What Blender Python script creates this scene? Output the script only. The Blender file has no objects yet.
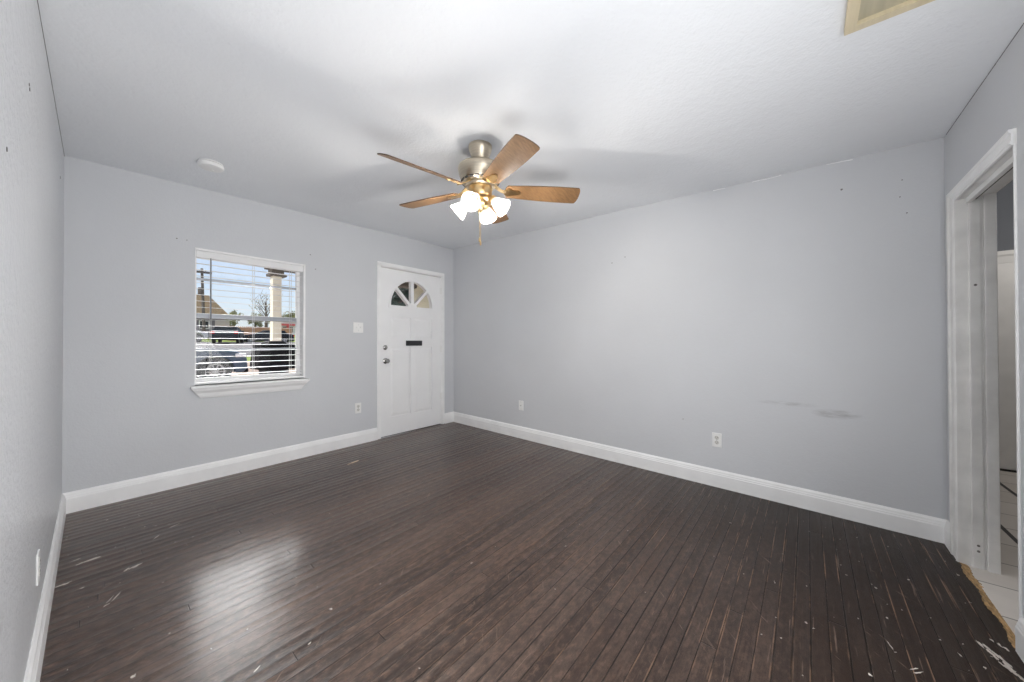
import bpy, bmesh, math, random
from mathutils import Vector, Matrix
random.seed(7)
S = bpy.context.scene
COL = S.collection
PI = math.pi

# ------------------------------------------------------------------ camera
CAM = Vector((.1383, -3.8718, 1.1495))
FPX = 351.08
yaw, pitch, roll = .8715, .0073, -.0022
fw = Vector((math.sin(yaw)*math.cos(pitch), math.cos(yaw)*math.cos(pitch), math.sin(pitch)))
r0 = Vector((math.cos(yaw), -math.sin(yaw), 0)); u0 = r0.cross(fw)
rt = r0*math.cos(roll)+u0*math.sin(roll); up = u0*math.cos(roll)-r0*math.sin(roll)
cd = bpy.data.cameras.new('camera'); cam = bpy.data.objects.new('camera', cd); COL.objects.link(cam)
cd.sensor_width = 36; cd.lens = 36*FPX/1024; cd.clip_start = .02; cd.clip_end = 400
M4 = Matrix((rt, up, -fw)).transposed().to_4x4(); M4.translation = CAM
cam.matrix_world = M4
S.camera = cam

# ------------------------------------------------------------------ sky, sun, fill, exposure
S.view_settings.view_transform = 'Standard'; S.view_settings.look = 'None'
S.view_settings.gamma = 1; S.view_settings.use_curve_mapping = False
S.view_settings.exposure = 0.0
S.cycles.use_denoising = True
S.cycles.max_bounces = 10; S.cycles.diffuse_bounces = 6; S.cycles.transparent_max_bounces = 12
S.cycles.caustics_reflective = False; S.cycles.caustics_refractive = False
S.cycles.sample_clamp_indirect = 8
w = bpy.data.worlds.new('sky'); S.world = w; w.use_nodes = True
nt = w.node_tree; bg = nt.nodes['Background']
sky = nt.nodes.new('ShaderNodeTexSky'); sky.sky_type = 'NISHITA'; sky.sun_disc = False
sky.sun_elevation = math.radians(42); sky.sun_rotation = math.radians(250); sky.air_density = 1.0; sky.dust_density = 1.6
# bright patch added to the sky, above the view, for the floor sheen
tcw = nt.nodes.new('ShaderNodeTexCoord'); dt = nt.nodes.new('ShaderNodeVectorMath'); dt.operation = 'DOT_PRODUCT'
nt.links.new(tcw.outputs['Generated'], dt.inputs[0]); dt.inputs[1].default_value = Vector((.11, .78, .61)).normalized()
rg = nt.nodes.new('ShaderNodeMapRange'); rg.interpolation_type = 'SMOOTHSTEP'
for i_, v_ in enumerate((.928, .972, 0, 1)): rg.inputs[i_+1].default_value = v_
nt.links.new(dt.outputs['Value'], rg.inputs[0])
ad = nt.nodes.new('ShaderNodeMix'); ad.data_type = 'RGBA'; nt.links.new(rg.outputs[0], ad.inputs[0])
hz_ = nt.nodes.new('ShaderNodeMix'); hz_.data_type = 'RGBA'; hz_.inputs[0].default_value = .6          # thin high haze
nt.links.new(sky.outputs[0], hz_.inputs[6]); hz_.inputs[7].default_value = (3.0, 3.25, 3.85, 1)
nt.links.new(hz_.outputs[2], ad.inputs[6]); ad.inputs[7].default_value = (160, 160, 160, 1)
nt.links.new(ad.outputs[2], bg.inputs[0]); bg.inputs[1].default_value = .23

def light(name, kind, loc, energy, color=(1, 1, 1), size=.1, aim=None, size_y=None):
    l = bpy.data.lights.new(name, kind); l.energy = energy; l.color = color
    if kind == 'AREA':
        l.size = size
        if size_y: l.shape = 'RECTANGLE'; l.size_y = size_y
    elif kind == 'SUN': l.angle = size
    else: l.shadow_soft_size = size
    o = bpy.data.objects.new(name, l); COL.objects.link(o); o.location = loc
    if aim is not None:
        o.rotation_euler = Vector(aim).to_track_quat('-Z', 'Y').to_euler()
    return o
light('sun', 'SUN', (0, 0, 20), 3.2, (1, .95, .87), math.radians(.6), aim=(.80, -.07, -.50))
# unseen area light added beside the camera, imitating flash bounced off the ceiling
light('bounce_fill', 'AREA', (.62, -4.12, .30), 25, (.985, .99, 1), .7, aim=(.02, 1.1, 1), size_y=.5)
light('room_fill', 'AREA', (1.15, -4.47, 1.25), 50, (.985, .99, 1), 2.1, aim=(.12, 1, .08), size_y=1.9)  # large unseen fill panel added behind the camera, by the front wall
light('hall_fill', 'POINT', (4.5, -5.9, 2.1), 26, (1, .95, .88), .12)  # bare point light added to brighten the hall, no fixture built

# ------------------------------------------------------------------ helpers
W, L = 3.4415, 4.512
def fz(x, y): return .01206*x+.0217*y            # the old floor is out of level
def cz(x, y): return 2.44+.02022*x+.02598*y      # so is the ceiling

def meta(o, label=None, cat=None, group=None, kind=None):
    if label: o['label'] = label
    if cat: o['category'] = cat
    if group: o['group'] = group
    if kind: o['kind'] = kind
    return o
def thing(name, label, cat, loc=(0, 0, 0), group=None, kind=None, rz=0):
    o = bpy.data.objects.new(name, None); COL.objects.link(o); o.location = loc
    o.rotation_euler = (0, 0, rz); o.empty_display_size = .05
    return meta(o, label, cat, group, kind)

class MB:
    """collects shapes in world (or local) coordinates"""
    def __init__(s): s.v = []; s.f = []
    def add(s, vs, fs):
        n = len(s.v); s.v += [tuple(p) for p in vs]; s.f += [tuple(i+n for i in f) for f in fs]; return s
    def box(s, a, b, m=None):
        (x0, y0, z0), (x1, y1, z1) = a, b
        vs = [(x0, y0, z0), (x1, y0, z0), (x1, y1, z0), (x0, y1, z0), (x0, y0, z1), (x1, y0, z1), (x1, y1, z1), (x0, y1, z1)]
        if m: vs = [m @ Vector(p) for p in vs]
        return s.add(vs, [(0, 3, 2, 1), (4, 5, 6, 7), (0, 1, 5, 4), (1, 2, 6, 5), (2, 3, 7, 6), (3, 0, 4, 7)])
    def lathe(s, prof, m=None, n=32, closed=True):
        """prof: (r,z) list; m places it"""
        m = m or Matrix.Identity(4); k = len(prof); vs = []; fs = []
        for i in range(n):
            a = 2*PI*i/n
            for r, z in prof: vs.append(m @ Vector((r*math.cos(a), r*math.sin(a), z)))
        for i in range(n):
            j = (i+1) % n
            for q in range(k-1): fs.append((i*k+q, j*k+q, j*k+q+1, i*k+q+1))
        if closed:
            fs.append(tuple(i*k for i in reversed(range(n)))); fs.append(tuple(i*k+k-1 for i in range(n)))
        return s.add(vs, fs)
    def tube(s, path, r, n=10):
        path = [Vector(p) for p in path]; vs = []; fs = []
        rs = r if isinstance(r, (list, tuple)) else [r]*len(path)
        for i, p in enumerate(path):
            t = (path[min(i+1, len(path)-1)]-path[max(i-1, 0)]).normalized()
            a = Vector((0, 0, 1)) if abs(t.z) < .9 else Vector((1, 0, 0))
            e1 = t.cross(a).normalized(); e2 = t.cross(e1)
            for k in range(n):
                q = 2*PI*k/n; vs.append(p+(e1*math.cos(q)+e2*math.sin(q))*rs[i])
        for i in range(len(path)-1):
            for k in range(n):
                k2 = (k+1) % n; fs.append((i*n+k, i*n+k2, (i+1)*n+k2, (i+1)*n+k))
        fs.append(tuple(reversed(range(n)))); fs.append(tuple((len(path)-1)*n+k for k in range(n)))
        return s.add(vs, fs)
    def sweep(s, prof, stations, cap=True):
        """prof k points per station, stations: list of functions (u,v)->xyz"""
        k = len(prof); vs = []; fs = []
        for st in stations:
            for p in prof: vs.append(st(*p))
        for i in range(len(stations)-1):
            for q in range(k):
                q2 = (q+1) % k; fs.append((i*k+q, i*k+q2, (i+1)*k+q2, (i+1)*k+q))
        if cap:
            fs.append(tuple(reversed(range(k)))); fs.append(tuple((len(stations)-1)*k+q for q in range(k)))
        return s.add(vs, fs)
    def prism(s, poly, fmap, d0, d1):
        n = len(poly); vs = [fmap(u, v, d0) for u, v in poly]+[fmap(u, v, d1) for u, v in poly]
        fs = [tuple(reversed(range(n))), tuple(range(n, 2*n))]+[(i, (i+1) % n, n+(i+1) % n, n+i) for i in range(n)]
        return s.add(vs, fs)
    def plate(s, outer, holes, fmap, d0, d1):
        """filled 2D outline with holes, extruded from d0 to d1; fmap(u,v,d)->xyz"""
        c = bpy.data.curves.new('tmp', 'CURVE'); c.dimensions = '2D'; c.fill_mode = 'BOTH'; c.extrude = .5
        for pl in [outer]+holes:
            sp = c.splines.new('POLY'); sp.points.add(len(pl)-1); sp.use_cyclic_u = True
            for p, q in zip(sp.points, pl): p.co = (q[0], q[1], 0, 1)
        o = bpy.data.objects.new('tmp', c); COL.objects.link(o)
        dg = bpy.context.evaluated_depsgraph_get(); dg.update()
        me = bpy.data.meshes.new_from_object(o.evaluated_get(dg))
        vs = [fmap(v.co.x, v.co.y, d0+(v.co.z+.5)*(d1-d0)) for v in me.vertices]
        s.add(vs, [tuple(p.vertices) for p in me.polygons])
        bpy.data.objects.remove(o); bpy.data.curves.remove(c); bpy.data.meshes.remove(me)
        return s
    def build(s, name, m, parent=None, smooth=False, bevel=0, label=None, seg=2, local=False, weld=True):
        me = bpy.data.meshes.new(name); off = Vector((0, 0, 0)); q = parent
        if not local:
            while q is not None: off += q.location; q = q.parent
        me.from_pydata([Vector(v)-off for v in s.v], [], s.f)
        bm = bmesh.new(); bm.from_mesh(me)
        if weld: bmesh.ops.remove_doubles(bm, verts=bm.verts, dist=1e-5)
        bmesh.ops.recalc_face_normals(bm, faces=bm.faces); bm.to_mesh(me); bm.free()
        me.materials.append(m)
        o = bpy.data.objects.new(name, me); COL.objects.link(o)
        if parent: o.parent = parent
        if smooth:
            for p in me.polygons: p.use_smooth = True
            try: me.set_sharp_from_angle(angle=math.radians(40))
            except Exception: pass
        if bevel:
            b = o.modifiers.new('bevel', 'BEVEL'); b.width = bevel; b.segments = seg; b.limit_method = 'ANGLE'; b.angle_limit = math.radians(40)
        if label: o['label'] = label
        return o
def rect(x0, y0, x1, y1): return [(x0, y0), (x1, y0), (x1, y1), (x0, y1)]
def frame_to(loc, z):
    z = Vector(z).normalized(); a = Vector((0, 0, 1)) if abs(z.z) < .95 else Vector((1, 0, 0))
    x = a.cross(z).normalized(); y = z.cross(x)
    m = Matrix((x, y, z)).transposed().to_4x4(); m.translation = loc; return m

# ------------------------------------------------------------------ materials
def mat(name, color, rough=.5, metal=0, spec=.5, noise=None, bump=None, coat=0, sub=0):
    m = bpy.data.materials.new(name); m.use_nodes = True; n = m.node_tree; b = n.nodes['Principled BSDF']
    b.inputs['Base Color'].default_value = (*color, 1); b.inputs['Roughness'].default_value = rough
    b.inputs['Metallic'].default_value = metal; b.inputs['Specular IOR Level'].default_value = spec
    b.inputs['Coat Weight'].default_value = coat
    tc = n.nodes.new('ShaderNodeTexCoord')
    if noise:
        sc, amt = noise[:2]
        t = n.nodes.new('ShaderNodeTexNoise'); t.inputs['Scale'].default_value = sc; t.inputs['Detail'].default_value = 4
        n.links.new(tc.outputs['Object'], t.inputs['Vector'])
        if len(noise) > 2:
            mp = n.nodes.new('ShaderNodeMapping'); mp.inputs['Scale'].default_value = noise[2]
            n.links.new(tc.outputs['Object'], mp.inputs[0]); n.links.new(mp.outputs[0], t.inputs['Vector'])
        r = n.nodes.new('ShaderNodeMapRange'); r.inputs[1].default_value = .3; r.inputs[2].default_value = .7
        r.inputs[3].default_value = 1-amt; r.inputs[4].default_value = 1+amt
        n.links.new(t.outputs[0], r.inputs[0])
        v = n.nodes.new('ShaderNodeVectorMath'); v.operation = 'SCALE'; v.inputs[0].default_value = color
        n.links.new(r.outputs[0], v.inputs['Scale']); n.links.new(v.outputs[0], b.inputs['Base Color'])
    if bump:
        sc, st, di = bump
        t = n.nodes.new('ShaderNodeTexNoise'); t.inputs['Scale'].default_value = sc; t.inputs['Detail'].default_value = 3
        n.links.new(tc.outputs['Object'], t.inputs['Vector'])
        bp = n.nodes.new('ShaderNodeBump'); bp.inputs['Strength'].default_value = st; bp.inputs['Distance'].default_value = di
        n.links.new(t.outputs[0], bp.inputs['Height']); n.links.new(bp.outputs[0], b.inputs['Normal'])
    return m
class NG:
    """small node-graph helper"""
    def __init__(s, m): s.n = m.node_tree.nodes; s.l = m.node_tree.links
    def put(s, sock, v):
        if hasattr(v, 'links'): s.l.new(v, sock)
        elif v is not None: sock.default_value = v
    def math(s, op, a, b=None, c=None, clamp=False):
        x = s.n.new('ShaderNodeMath'); x.operation = op; x.use_clamp = clamp
        for i, v in enumerate((a, b, c)): s.put(x.inputs[i], v)
        return x.outputs[0]
    def comb(s, a, b, c=0):
        x = s.n.new('ShaderNodeCombineXYZ')
        for i, v in enumerate((a, b, c)): s.put(x.inputs[i], v)
        return x.outputs[0]
    def noise(s, vec, scale, detail=3, rough=.5):
        x = s.n.new('ShaderNodeTexNoise'); s.put(x.inputs['Vector'], vec); x.inputs['Scale'].default_value = scale
        x.inputs['Detail'].default_value = detail; x.inputs['Roughness'].default_value = rough; return x.outputs[0]
    def white(s, vec):
        x = s.n.new('ShaderNodeTexWhiteNoise'); x.noise_dimensions = '3D'; s.put(x.inputs['Vector'], vec); return x.outputs[0]
    def ramp(s, v, a, b, lo=0, hi=1):
        x = s.n.new('ShaderNodeMapRange'); s.put(x.inputs[0], v)
        for i, q in enumerate((a, b, lo, hi)): x.inputs[i+1].default_value = q
        return x.outputs[0]
    def mix(s, f, a, b):
        x = s.n.new('ShaderNodeMix'); x.data_type = 'RGBA'; s.put(x.inputs[0], f)
        for i, v in ((6, a), (7, b)):
            if isinstance(v, tuple): v = (*v, 1)
            s.put(x.inputs[i], v)
        return x.outputs[2]

def floor_material():
    m = mat('dark_strip_floor', (.05, .03, .02), .4); g = NG(m); b = g.n['Principled BSDF']
    tc = g.n.new('ShaderNodeTexCoord'); sp = g.n.new('ShaderNodeSeparateXYZ'); g.l.new(tc.outputs['Object'], sp.inputs[0])
    x, y = sp.outputs[0], sp.outputs[1]; obj = tc.outputs['Object']
    BW = .057
    yr = g.math('DIVIDE', y, BW); row = g.math('FLOOR', yr); fr = g.math('FRACT', yr)
    r1 = g.white(g.comb(row, 3.1)); xs = g.math('ADD', g.math('DIVIDE', x, 3.1), g.math('MULTIPLY', r1, 7))
    bi = g.math('FLOOR', xs); fx = g.math('FRACT', xs)
    r2 = g.white(g.comb(row, bi)); r3 = g.white(g.comb(row, bi, 9.3))
    d = g.math('ABSOLUTE', g.math('SUBTRACT', fr, .5))                      # 0 mid board, .5 at the seam
    seam = g.ramp(d, .465, .49); end = g.ramp(g.math('ABSOLUTE', g.math('SUBTRACT', fx, .5)), .4993, .4998)
    seam = g.math('MAXIMUM', seam, g.math('MULTIPLY', g.ramp(d, .42, .47), g.math('GREATER_THAN', g.white(g.comb(row, 55.0)), .72)))
    seam = g.math('MAXIMUM', seam, end)
    gv = g.comb(g.math('MULTIPLY', x, 2.2), g.math('MULTIPLY', y, 60), g.math('MULTIPLY', r2, 20))
    grain = g.noise(gv, 1.6, 5, .65)
    col = g.mix(r2, (.041, .0255, .020), (.073, .049, .039))
    col = g.mix(g.ramp(grain, .35, .75), col, g.mix(r3, (.030, .018, .013), (.125, .082, .062)))
    # worn patches where the stain has rubbed through
    big = g.noise(g.comb(g.math('MULTIPLY', x, 1.0), g.math('MULTIPLY', y, 1.6)), 1.3, 4, .6)
    fine = g.noise(g.comb(g.math('MULTIPLY', x, 7), g.math('MULTIPLY', y, 26)), 2.5, 5, .7)
    worn = g.math('MULTIPLY', g.ramp(big, .5, .72), g.ramp(fine, .45, .7))
    col = g.mix(g.math('MULTIPLY', worn, .75), col, (.21, .115, .075))
    # fine mottling left by years of scuffing
    mot = g.noise(g.comb(g.math('MULTIPLY', x, 9), g.math('MULTIPLY', y, 17)), 2.2, 6, .75)
    col = g.mix(g.ramp(mot, .50, .64, 0, .62), col, (.175, .11, .082))
    col = g.mix(g.ramp(mot, .48, .36, 0, .65), col, (.022, .013, .010))
    # colour darkens and coat thins away from the middle, towards the doorway corner
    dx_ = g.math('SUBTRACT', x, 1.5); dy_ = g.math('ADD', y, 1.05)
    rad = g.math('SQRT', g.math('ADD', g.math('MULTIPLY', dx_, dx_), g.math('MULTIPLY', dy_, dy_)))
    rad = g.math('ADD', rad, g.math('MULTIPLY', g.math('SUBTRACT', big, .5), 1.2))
    far_dark = g.ramp(rad, 1.9, 3.1, 0, 1)
    col = g.mix(g.math('MULTIPLY', far_dark, .88), col, (.016, .0085, .0055))
    # bare wood along some seams
    sw = g.noise(g.comb(g.math('MULTIPLY', x, 3.0), g.math('MULTIPLY', row, 5.7)), 1.5, 4, .65)
    sr = g.math('GREATER_THAN', g.white(g.comb(row, 77.0)), .35)
    edge = g.math('MULTIPLY', g.math('MULTIPLY', g.ramp(d, .38, .43), g.ramp(sw, .48, .62)), sr)
    col = g.mix(g.math('MULTIPLY', edge, g.ramp(x, .6, 2.4, .25, .8)), col, (.30, .18, .115))
    sn = g.ramp(g.noise(g.comb(g.math('MULTIPLY', x, 1.3), g.math('MULTIPLY', row, 3.7)), 1.2, 3), .35, .6, .25, .95)
    col = g.mix(g.math('MULTIPLY', seam, sn), col, (.006, .004, .003))
    # fine scratches in all directions and pale specks of paint
    v = g.n.new('ShaderNodeTexVoronoi'); v.feature = 'F1'; v.inputs['Scale'].default_value = 15; v.inputs['Randomness'].default_value = 1
    dist = g.n.new('ShaderNodeVectorMath'); dist.operation = 'ADD'
    g.l.new(obj, dist.inputs[0]); nz = g.n.new('ShaderNodeTexNoise'); nz.inputs['Scale'].default_value = 60
    g.l.new(obj, nz.inputs['Vector']); sv = g.n.new('ShaderNodeVectorMath'); sv.operation = 'SCALE'; sv.inputs['Scale'].default_value = .02
    g.l.new(nz.outputs[1], sv.inputs[0]); g.l.new(sv.outputs[0], dist.inputs[1]); g.l.new(dist.outputs[0], v.inputs['Vector'])
    cs = g.n.new('ShaderNodeSeparateColor'); g.l.new(v.outputs['Color'], cs.inputs[0])
    speck = g.math('LESS_THAN', v.outputs['Distance'], g.math('MULTIPLY', g.math('POWER', cs.outputs[0], 3), .085))
    scr = g.noise(g.comb(g.math('MULTIPLY', g.math('ADD', x, y), 4), g.math('MULTIPLY', g.math('SUBTRACT', x, y), 38)), 1.0, 3, .6)
    scr2 = g.noise(g.comb(g.math('MULTIPLY', x, 3.5), g.math('MULTIPLY', y, 55)), 1.0, 3, .6)
    mask = g.noise(obj, 3.0, 3)
    scr = g.math('MULTIPLY', g.math('MAXIMUM', g.ramp(scr, .66, .72), g.ramp(scr2, .64, .71)), g.ramp(mask, .40, .55))
    col = g.mix(g.math('MULTIPLY', scr, .55), col, (.27, .19, .145))
    col = g.mix(g.math('MULTIPLY', speck, .8), col, (.48, .42, .37))
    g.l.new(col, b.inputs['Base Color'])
    rough = g.math('ADD', g.ramp(grain, .3, .7, .30, .44), g.math('MULTIPLY', worn, .2))
    g.l.new(rough, b.inputs['Roughness']); b.inputs['Specular IOR Level'].default_value = .22
    g.l.new(g.ramp(far_dark, 0, 1, .5, .06), b.inputs['Coat Weight']); b.inputs['Coat Roughness'].default_value = .2
    # cupped boards, each one tilted a little its own way
    h = g.math('ADD', g.math('MULTIPLY', g.math('MULTIPLY', d, d), g.ramp(g.white(g.comb(row, 41.0)), 0, 1, .2, 3.4)), g.math('MULTIPLY', g.math('SUBTRACT', fr, .5), g.ramp(r1, 0, 1, -.9, .9)))
    h = g.math('ADD', h, g.math('MULTIPLY', grain, .25)); h = g.math('SUBTRACT', h, g.math('MULTIPLY', seam, .6))
    bp = g.n.new('ShaderNodeBump'); bp.inputs['Strength'].default_value = .9; bp.inputs['Distance'].default_value = .0075
    g.l.new(h, bp.inputs['Height']); g.l.new(bp.outputs[0], b.inputs['Normal'])
    return m

def plaster(name, color, rough, sc, st, smear=None, dist=.004):
    m = mat(name, color, rough, spec=.4); g = NG(m); b = g.n['Principled BSDF']
    tc = g.n.new('ShaderNodeTexCoord'); obj = tc.outputs['Object']
    big = g.noise(obj, 1.1, 3); c = g.mix(g.ramp(big, .3, .7), tuple(q*.97 for q in color), tuple(min(1, q*1.03) for q in color))
    if smear:
        sp = g.n.new('ShaderNodeSeparateXYZ'); g.l.new(obj, sp.inputs[0]); y, z = sp.outputs[1], sp.outputs[2]
        for (cy, czz, ry, rz, am) in smear:
            e = g.math('ADD', g.math('POWER', g.math('DIVIDE', g.math('SUBTRACT', y, cy), ry), 2.0), g.math('POWER', g.math('DIVIDE', g.math('SUBTRACT', z, czz), rz), 2.0))
            k = g.math('MULTIPLY', g.ramp(e, 1, 0), g.ramp(g.noise(g.comb(0, g.math('MULTIPLY', y, 6), g.math('MULTIPLY', z, 25)), 2.0, 4), .35, .65))
            c = g.mix(g.math('MULTIPLY', k, am), c, (.16, .15, .15))
    g.l.new(c, b.inputs['Base Color'])
    n1 = g.noise(obj, sc, 3, .6); n2 = g.noise(obj, sc*.3, 2)
    bp = g.n.new('ShaderNodeBump'); bp.inputs['Strength'].default_value = st; bp.inputs['Distance'].default_value = dist
    g.l.new(g.math('ADD', n1, n2), bp.inputs['Height']); g.l.new(bp.outputs[0], b.inputs['Normal'])
    return m
def glass(name, tint=(1, 1, 1)):
    m = bpy.data.materials.new(name); m.use_nodes = True; n = m.node_tree; n.nodes.remove(n.nodes['Principled BSDF'])
    t = n.nodes.new('ShaderNodeBsdfTransparent'); t.inputs[0].default_value = (*tint, 1)
    gl = n.nodes.new('ShaderNodeBsdfGlossy'); gl.inputs['Roughness'].default_value = .02
    f = n.nodes.new('ShaderNodeFresnel'); f.inputs[0].default_value = 1.35; mx = n.nodes.new('ShaderNodeMixShader')
    n.links.new(f.outputs[0], mx.inputs[0]); n.links.new(t.outputs[0], mx.inputs[1]); n.links.new(gl.outputs[0], mx.inputs[2])
    n.links.new(mx.outputs[0], n.nodes['Material Output'].inputs[0]); return m
def frosted(name):
    m = bpy.data.materials.new(name); m.use_nodes = True; n = m.node_tree; b = n.nodes['Principled BSDF']
    b.inputs['Base Color'].default_value = (.95, .94, .92, 1); b.inputs['Roughness'].default_value = .35
    t = n.nodes.new('ShaderNodeBsdfTranslucent'); t.inputs[0].default_value = (.62, .59, .55, 1)
    tr = n.nodes.new('ShaderNodeBsdfTransparent')
    m1 = n.nodes.new('ShaderNodeMixShader'); m1.inputs[0].default_value = .55
    m2 = n.nodes.new('ShaderNodeMixShader'); m2.inputs[0].default_value = .33
    n.links.new(b.outputs[0], m1.inputs[1]); n.links.new(t.outputs[0], m1.inputs[2])
    n.links.new(m1.outputs[0], m2.inputs[1]); n.links.new(tr.outputs[0], m2.inputs[2])
    n.links.new(m2.outputs[0], n.nodes['Material Output'].inputs[0]); return m
def emit(name, color, st):
    m = mat(name, color, .4); b = m.node_tree.nodes['Principled BSDF']
    b.inputs['Emission Color'].default_value = (*color, 1); b.inputs['Emission Strength'].default_value = st; return m

WALLC = (.60, .612, .634)
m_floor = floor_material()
m_ceil = plaster('ceiling_paint', (.81, .828, .852), .8, 60, .65)
m_wall = plaster('wall_paint', WALLC, .5, 90, .22)
m_wallr = plaster('wall_paint_scuffed', WALLC, .5, 90, .22, smear=[(-4.02, .655, .14, .035, .5), (-3.75, .70, .2, .02, .3)])
m_walll = plaster('wall_paint_stippled', WALLC, .30, 55, 1.0, dist=.008)
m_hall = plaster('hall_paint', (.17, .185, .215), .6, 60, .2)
m_white = mat('white_trim_paint', (.87, .87, .87), .38, noise=(6, .04), bump=(40, .12, .002))
m_scuff = mat('scuffed_white_paint', (.80, .795, .78), .45, noise=(7, .10), bump=(30, .2, .002))
m_door = mat('door_paint', (.86, .86, .865), .35, noise=(3, .02))
m_plate = mat('white_plastic', (.82, .82, .81), .3)
m_slot = mat('dark_slot', (.03, .03, .03), .5)
m_crack = mat('crack', (.16, .15, .145), .9, noise=(40, .4))
m_alu = mat('grey_aluminium', (.36, .38, .41), .4, .4)
m_slat = mat('blind_slat', (.80, .80, .80), .4)
m_cord = mat('cord', (.55, .55, .55), .7)
m_wand = mat('clear_grey_wand', (.16, .18, .21), .25)
m_glass = glass('window_glass')
m_nickel = mat('brushed_nickel', (.60, .53, .42), .3, 1, noise=(3, .12, (1, 1, 30)))
m_steel = mat('satin_steel', (.42, .41, .40), .25, 1)
m_black = mat('black_metal', (.035, .035, .038), .4, .3)
m_brass = mat('brass', (.72, .52, .27), .28, 1)
m_blade = mat('oak_veneer', (.225, .125, .058), .42, spec=.22, noise=(4, .22, (3, 24, 24)))
m_bladeedge = mat('blade_edge', (.09, .05, .03), .5)
m_shade = frosted('frosted_glass')
m_bulb = emit('lit_bulb', (1, .86, .66), 3)
m_hatch = mat('raw_plywood', (.60, .52, .36), .6, noise=(5, .10, (1, 8, 8)))
m_hatch2 = mat('plywood_panel', (.44, .40, .29), .7, noise=(4, .12, (1, 9, 9)))
m_rawwood = mat('raw_wood_edge', (.42, .27, .13), .8, noise=(30, .5, (1, 4, 4)), bump=(60, .6, .004))
m_chip = mat('paint_chip', (.62, .57, .52), .7, noise=(60, .2))
m_tile = None

# ------------------------------------------------------------------ the room shell
def slab(name, fn, z0off, z1off, m, x0, x1, y0, y1):
    b = MB(); c = [(x0, y0), (x1, y0), (x1, y1), (x0, y1)]
    b.add([(x, y, fn(x, y)+z0off) for x, y in c]+[(x, y, fn(x, y)+z1off) for x, y in c],
          [(0, 3, 2, 1), (4, 5, 6, 7), (0, 1, 5, 4), (1, 2, 6, 5), (2, 3, 7, 6), (3, 0, 4, 7)])
    return b.build(name, m)
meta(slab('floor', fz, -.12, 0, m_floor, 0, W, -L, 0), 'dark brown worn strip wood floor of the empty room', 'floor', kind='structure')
meta(slab('ceiling', cz, 0, .12, m_ceil, -.15, W+.15, -L-.12, .15), 'pale grey stippled ceiling of the empty room', 'ceiling', kind='structure')

def back(u, v, d): return (u, d, v)          # plane of the window wall, d outwards
def front(u, v, d): return (u, -L-d, v)
def right(u, v, d): return (W+d, u, v)
def left(u, v, d): return (-d, u, v)
WX0, WX1, WZ0, WZ1 = .67, 1.504, .815, 1.95
DX0, DX1, DZ1 = 2.315, 3.238, 2.085
OX0, OX1, OZ1 = 2.496, 3.216, 1.949
zt = lambda x, y: cz(x, y)
wb = MB().plate([(-.15, -.2), (W+.15, -.2), (W+.15, 2.5), (-.15, 2.5)],
                [rect(WX0, WZ0, WX1, WZ1), rect(DX0, .035, DX1, DZ1)], back, 0, .15).build('wall_back', m_wall)
meta(wb, 'grey painted wall with the window and the white entry door', 'wall', kind='structure')
wl = MB().plate([(-L-.12, -.2), (0, -.2), (0, 2.44), (-L-.12, 2.32)], [], left, 0, .15).build('wall_left', m_walll)
meta(wl, 'grey stippled wall at the left edge of the photo', 'wall', kind='structure')
wr = MB().plate([(-L-.12, -.2), (0, -.2), (0, 2.51), (-L-.12, 2.39)], [], right, 0, .15).build('wall_right', m_wallr)
meta(wr, 'long blank grey wall right of the entry door', 'wall', kind='structure')
wf = MB().plate([(0, -.25), (W, -.25), (W, 2.4), (0, 2.33)], [rect(OX0, -.2, OX1, OZ1)], front, 0, .12).build('wall_front', m_wall)
meta(wf, 'grey wall with the open cased doorway at the right', 'wall', kind='structure')

# cracks, filler and old nail holes in the plaster
def crack(parent, pts, wd, m, name='crack', nrm=(1, 0, 0)):
    b = MB(); nrm = Vector(nrm)
    for i in range(len(pts)-1):
        a, c = Vector(pts[i]), Vector(pts[i+1]); t = (c-a).normalized(); s = nrm.cross(t).normalized()
        w0 = wd*random.uniform(.4, 1.3); w1 = wd*random.uniform(.4, 1.3)
        b.add([a-s*w0, c-s*w1, c+s*w1, a+s*w0, a-s*w0+nrm*.0015, c-s*w1+nrm*.0015, c+s*w1+nrm*.0015, a+s*w0+nrm*.0015],
              [(0, 1, 2, 3), (4, 7, 6, 5), (0, 4, 5, 1), (1, 5, 6, 2), (2, 6, 7, 3), (3, 7, 4, 0)])
    return b.build(name, m, parent, weld=False)
crack(wl, [(0, -y, cz(0, -y)-.006) for y in [i*.13 for i in range(0, 20)]], .0016, m_crack)
crack(wf, [(x, -L, cz(x, -L)-.006) for x in [W-.05-i*.09 for i in range(0, 14)]], .0012, m_crack, nrm=(0, 1, 0))
for a_, n_ in ((3.28, 3), (3.55, 5), (3.98, 4)):
    crack(wr, [(W, -y, cz(W, -y)-.005-random.uniform(0, .007)) for y in [a_+i*.045 for i in range(n_)]], .0022, m_white, 'filler', nrm=(-1, 0, 0))
def holes(parent, pts, nrm, r=.006):
    for p in pts:
        rr = r*random.uniform(.6, 1.3)
        MB().lathe([(rr*.3, -.001), (rr, -.001), (rr, .0012), (rr*.3, .0012)], frame_to(p, nrm), 8).build('nail_hole', m_crack, parent)
holes(wl, [(0, -1.975, 1.98), (0, -1.96, 1.972), (0, -2.4, 1.62), (0, -.42, 2.16)], (1, 0, 0), .007)
holes(wr, [(W, -4.059, 2.204), (W, -4.340, 2.185), (W, -4.330, 2.079), (W, -4.359, 1.970), (W, -3.039, 0.489), (W, -2.526, 1.985), (W, -2.393, 1.947)], (-1, 0, 0), .005)
holes(wb, [(.56, 0, 2.0), (.62, 0, 2.0), (1.55, 0, 2.06), (1.60, 0, 1.92)], (0, -1, 0), .006)

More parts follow.
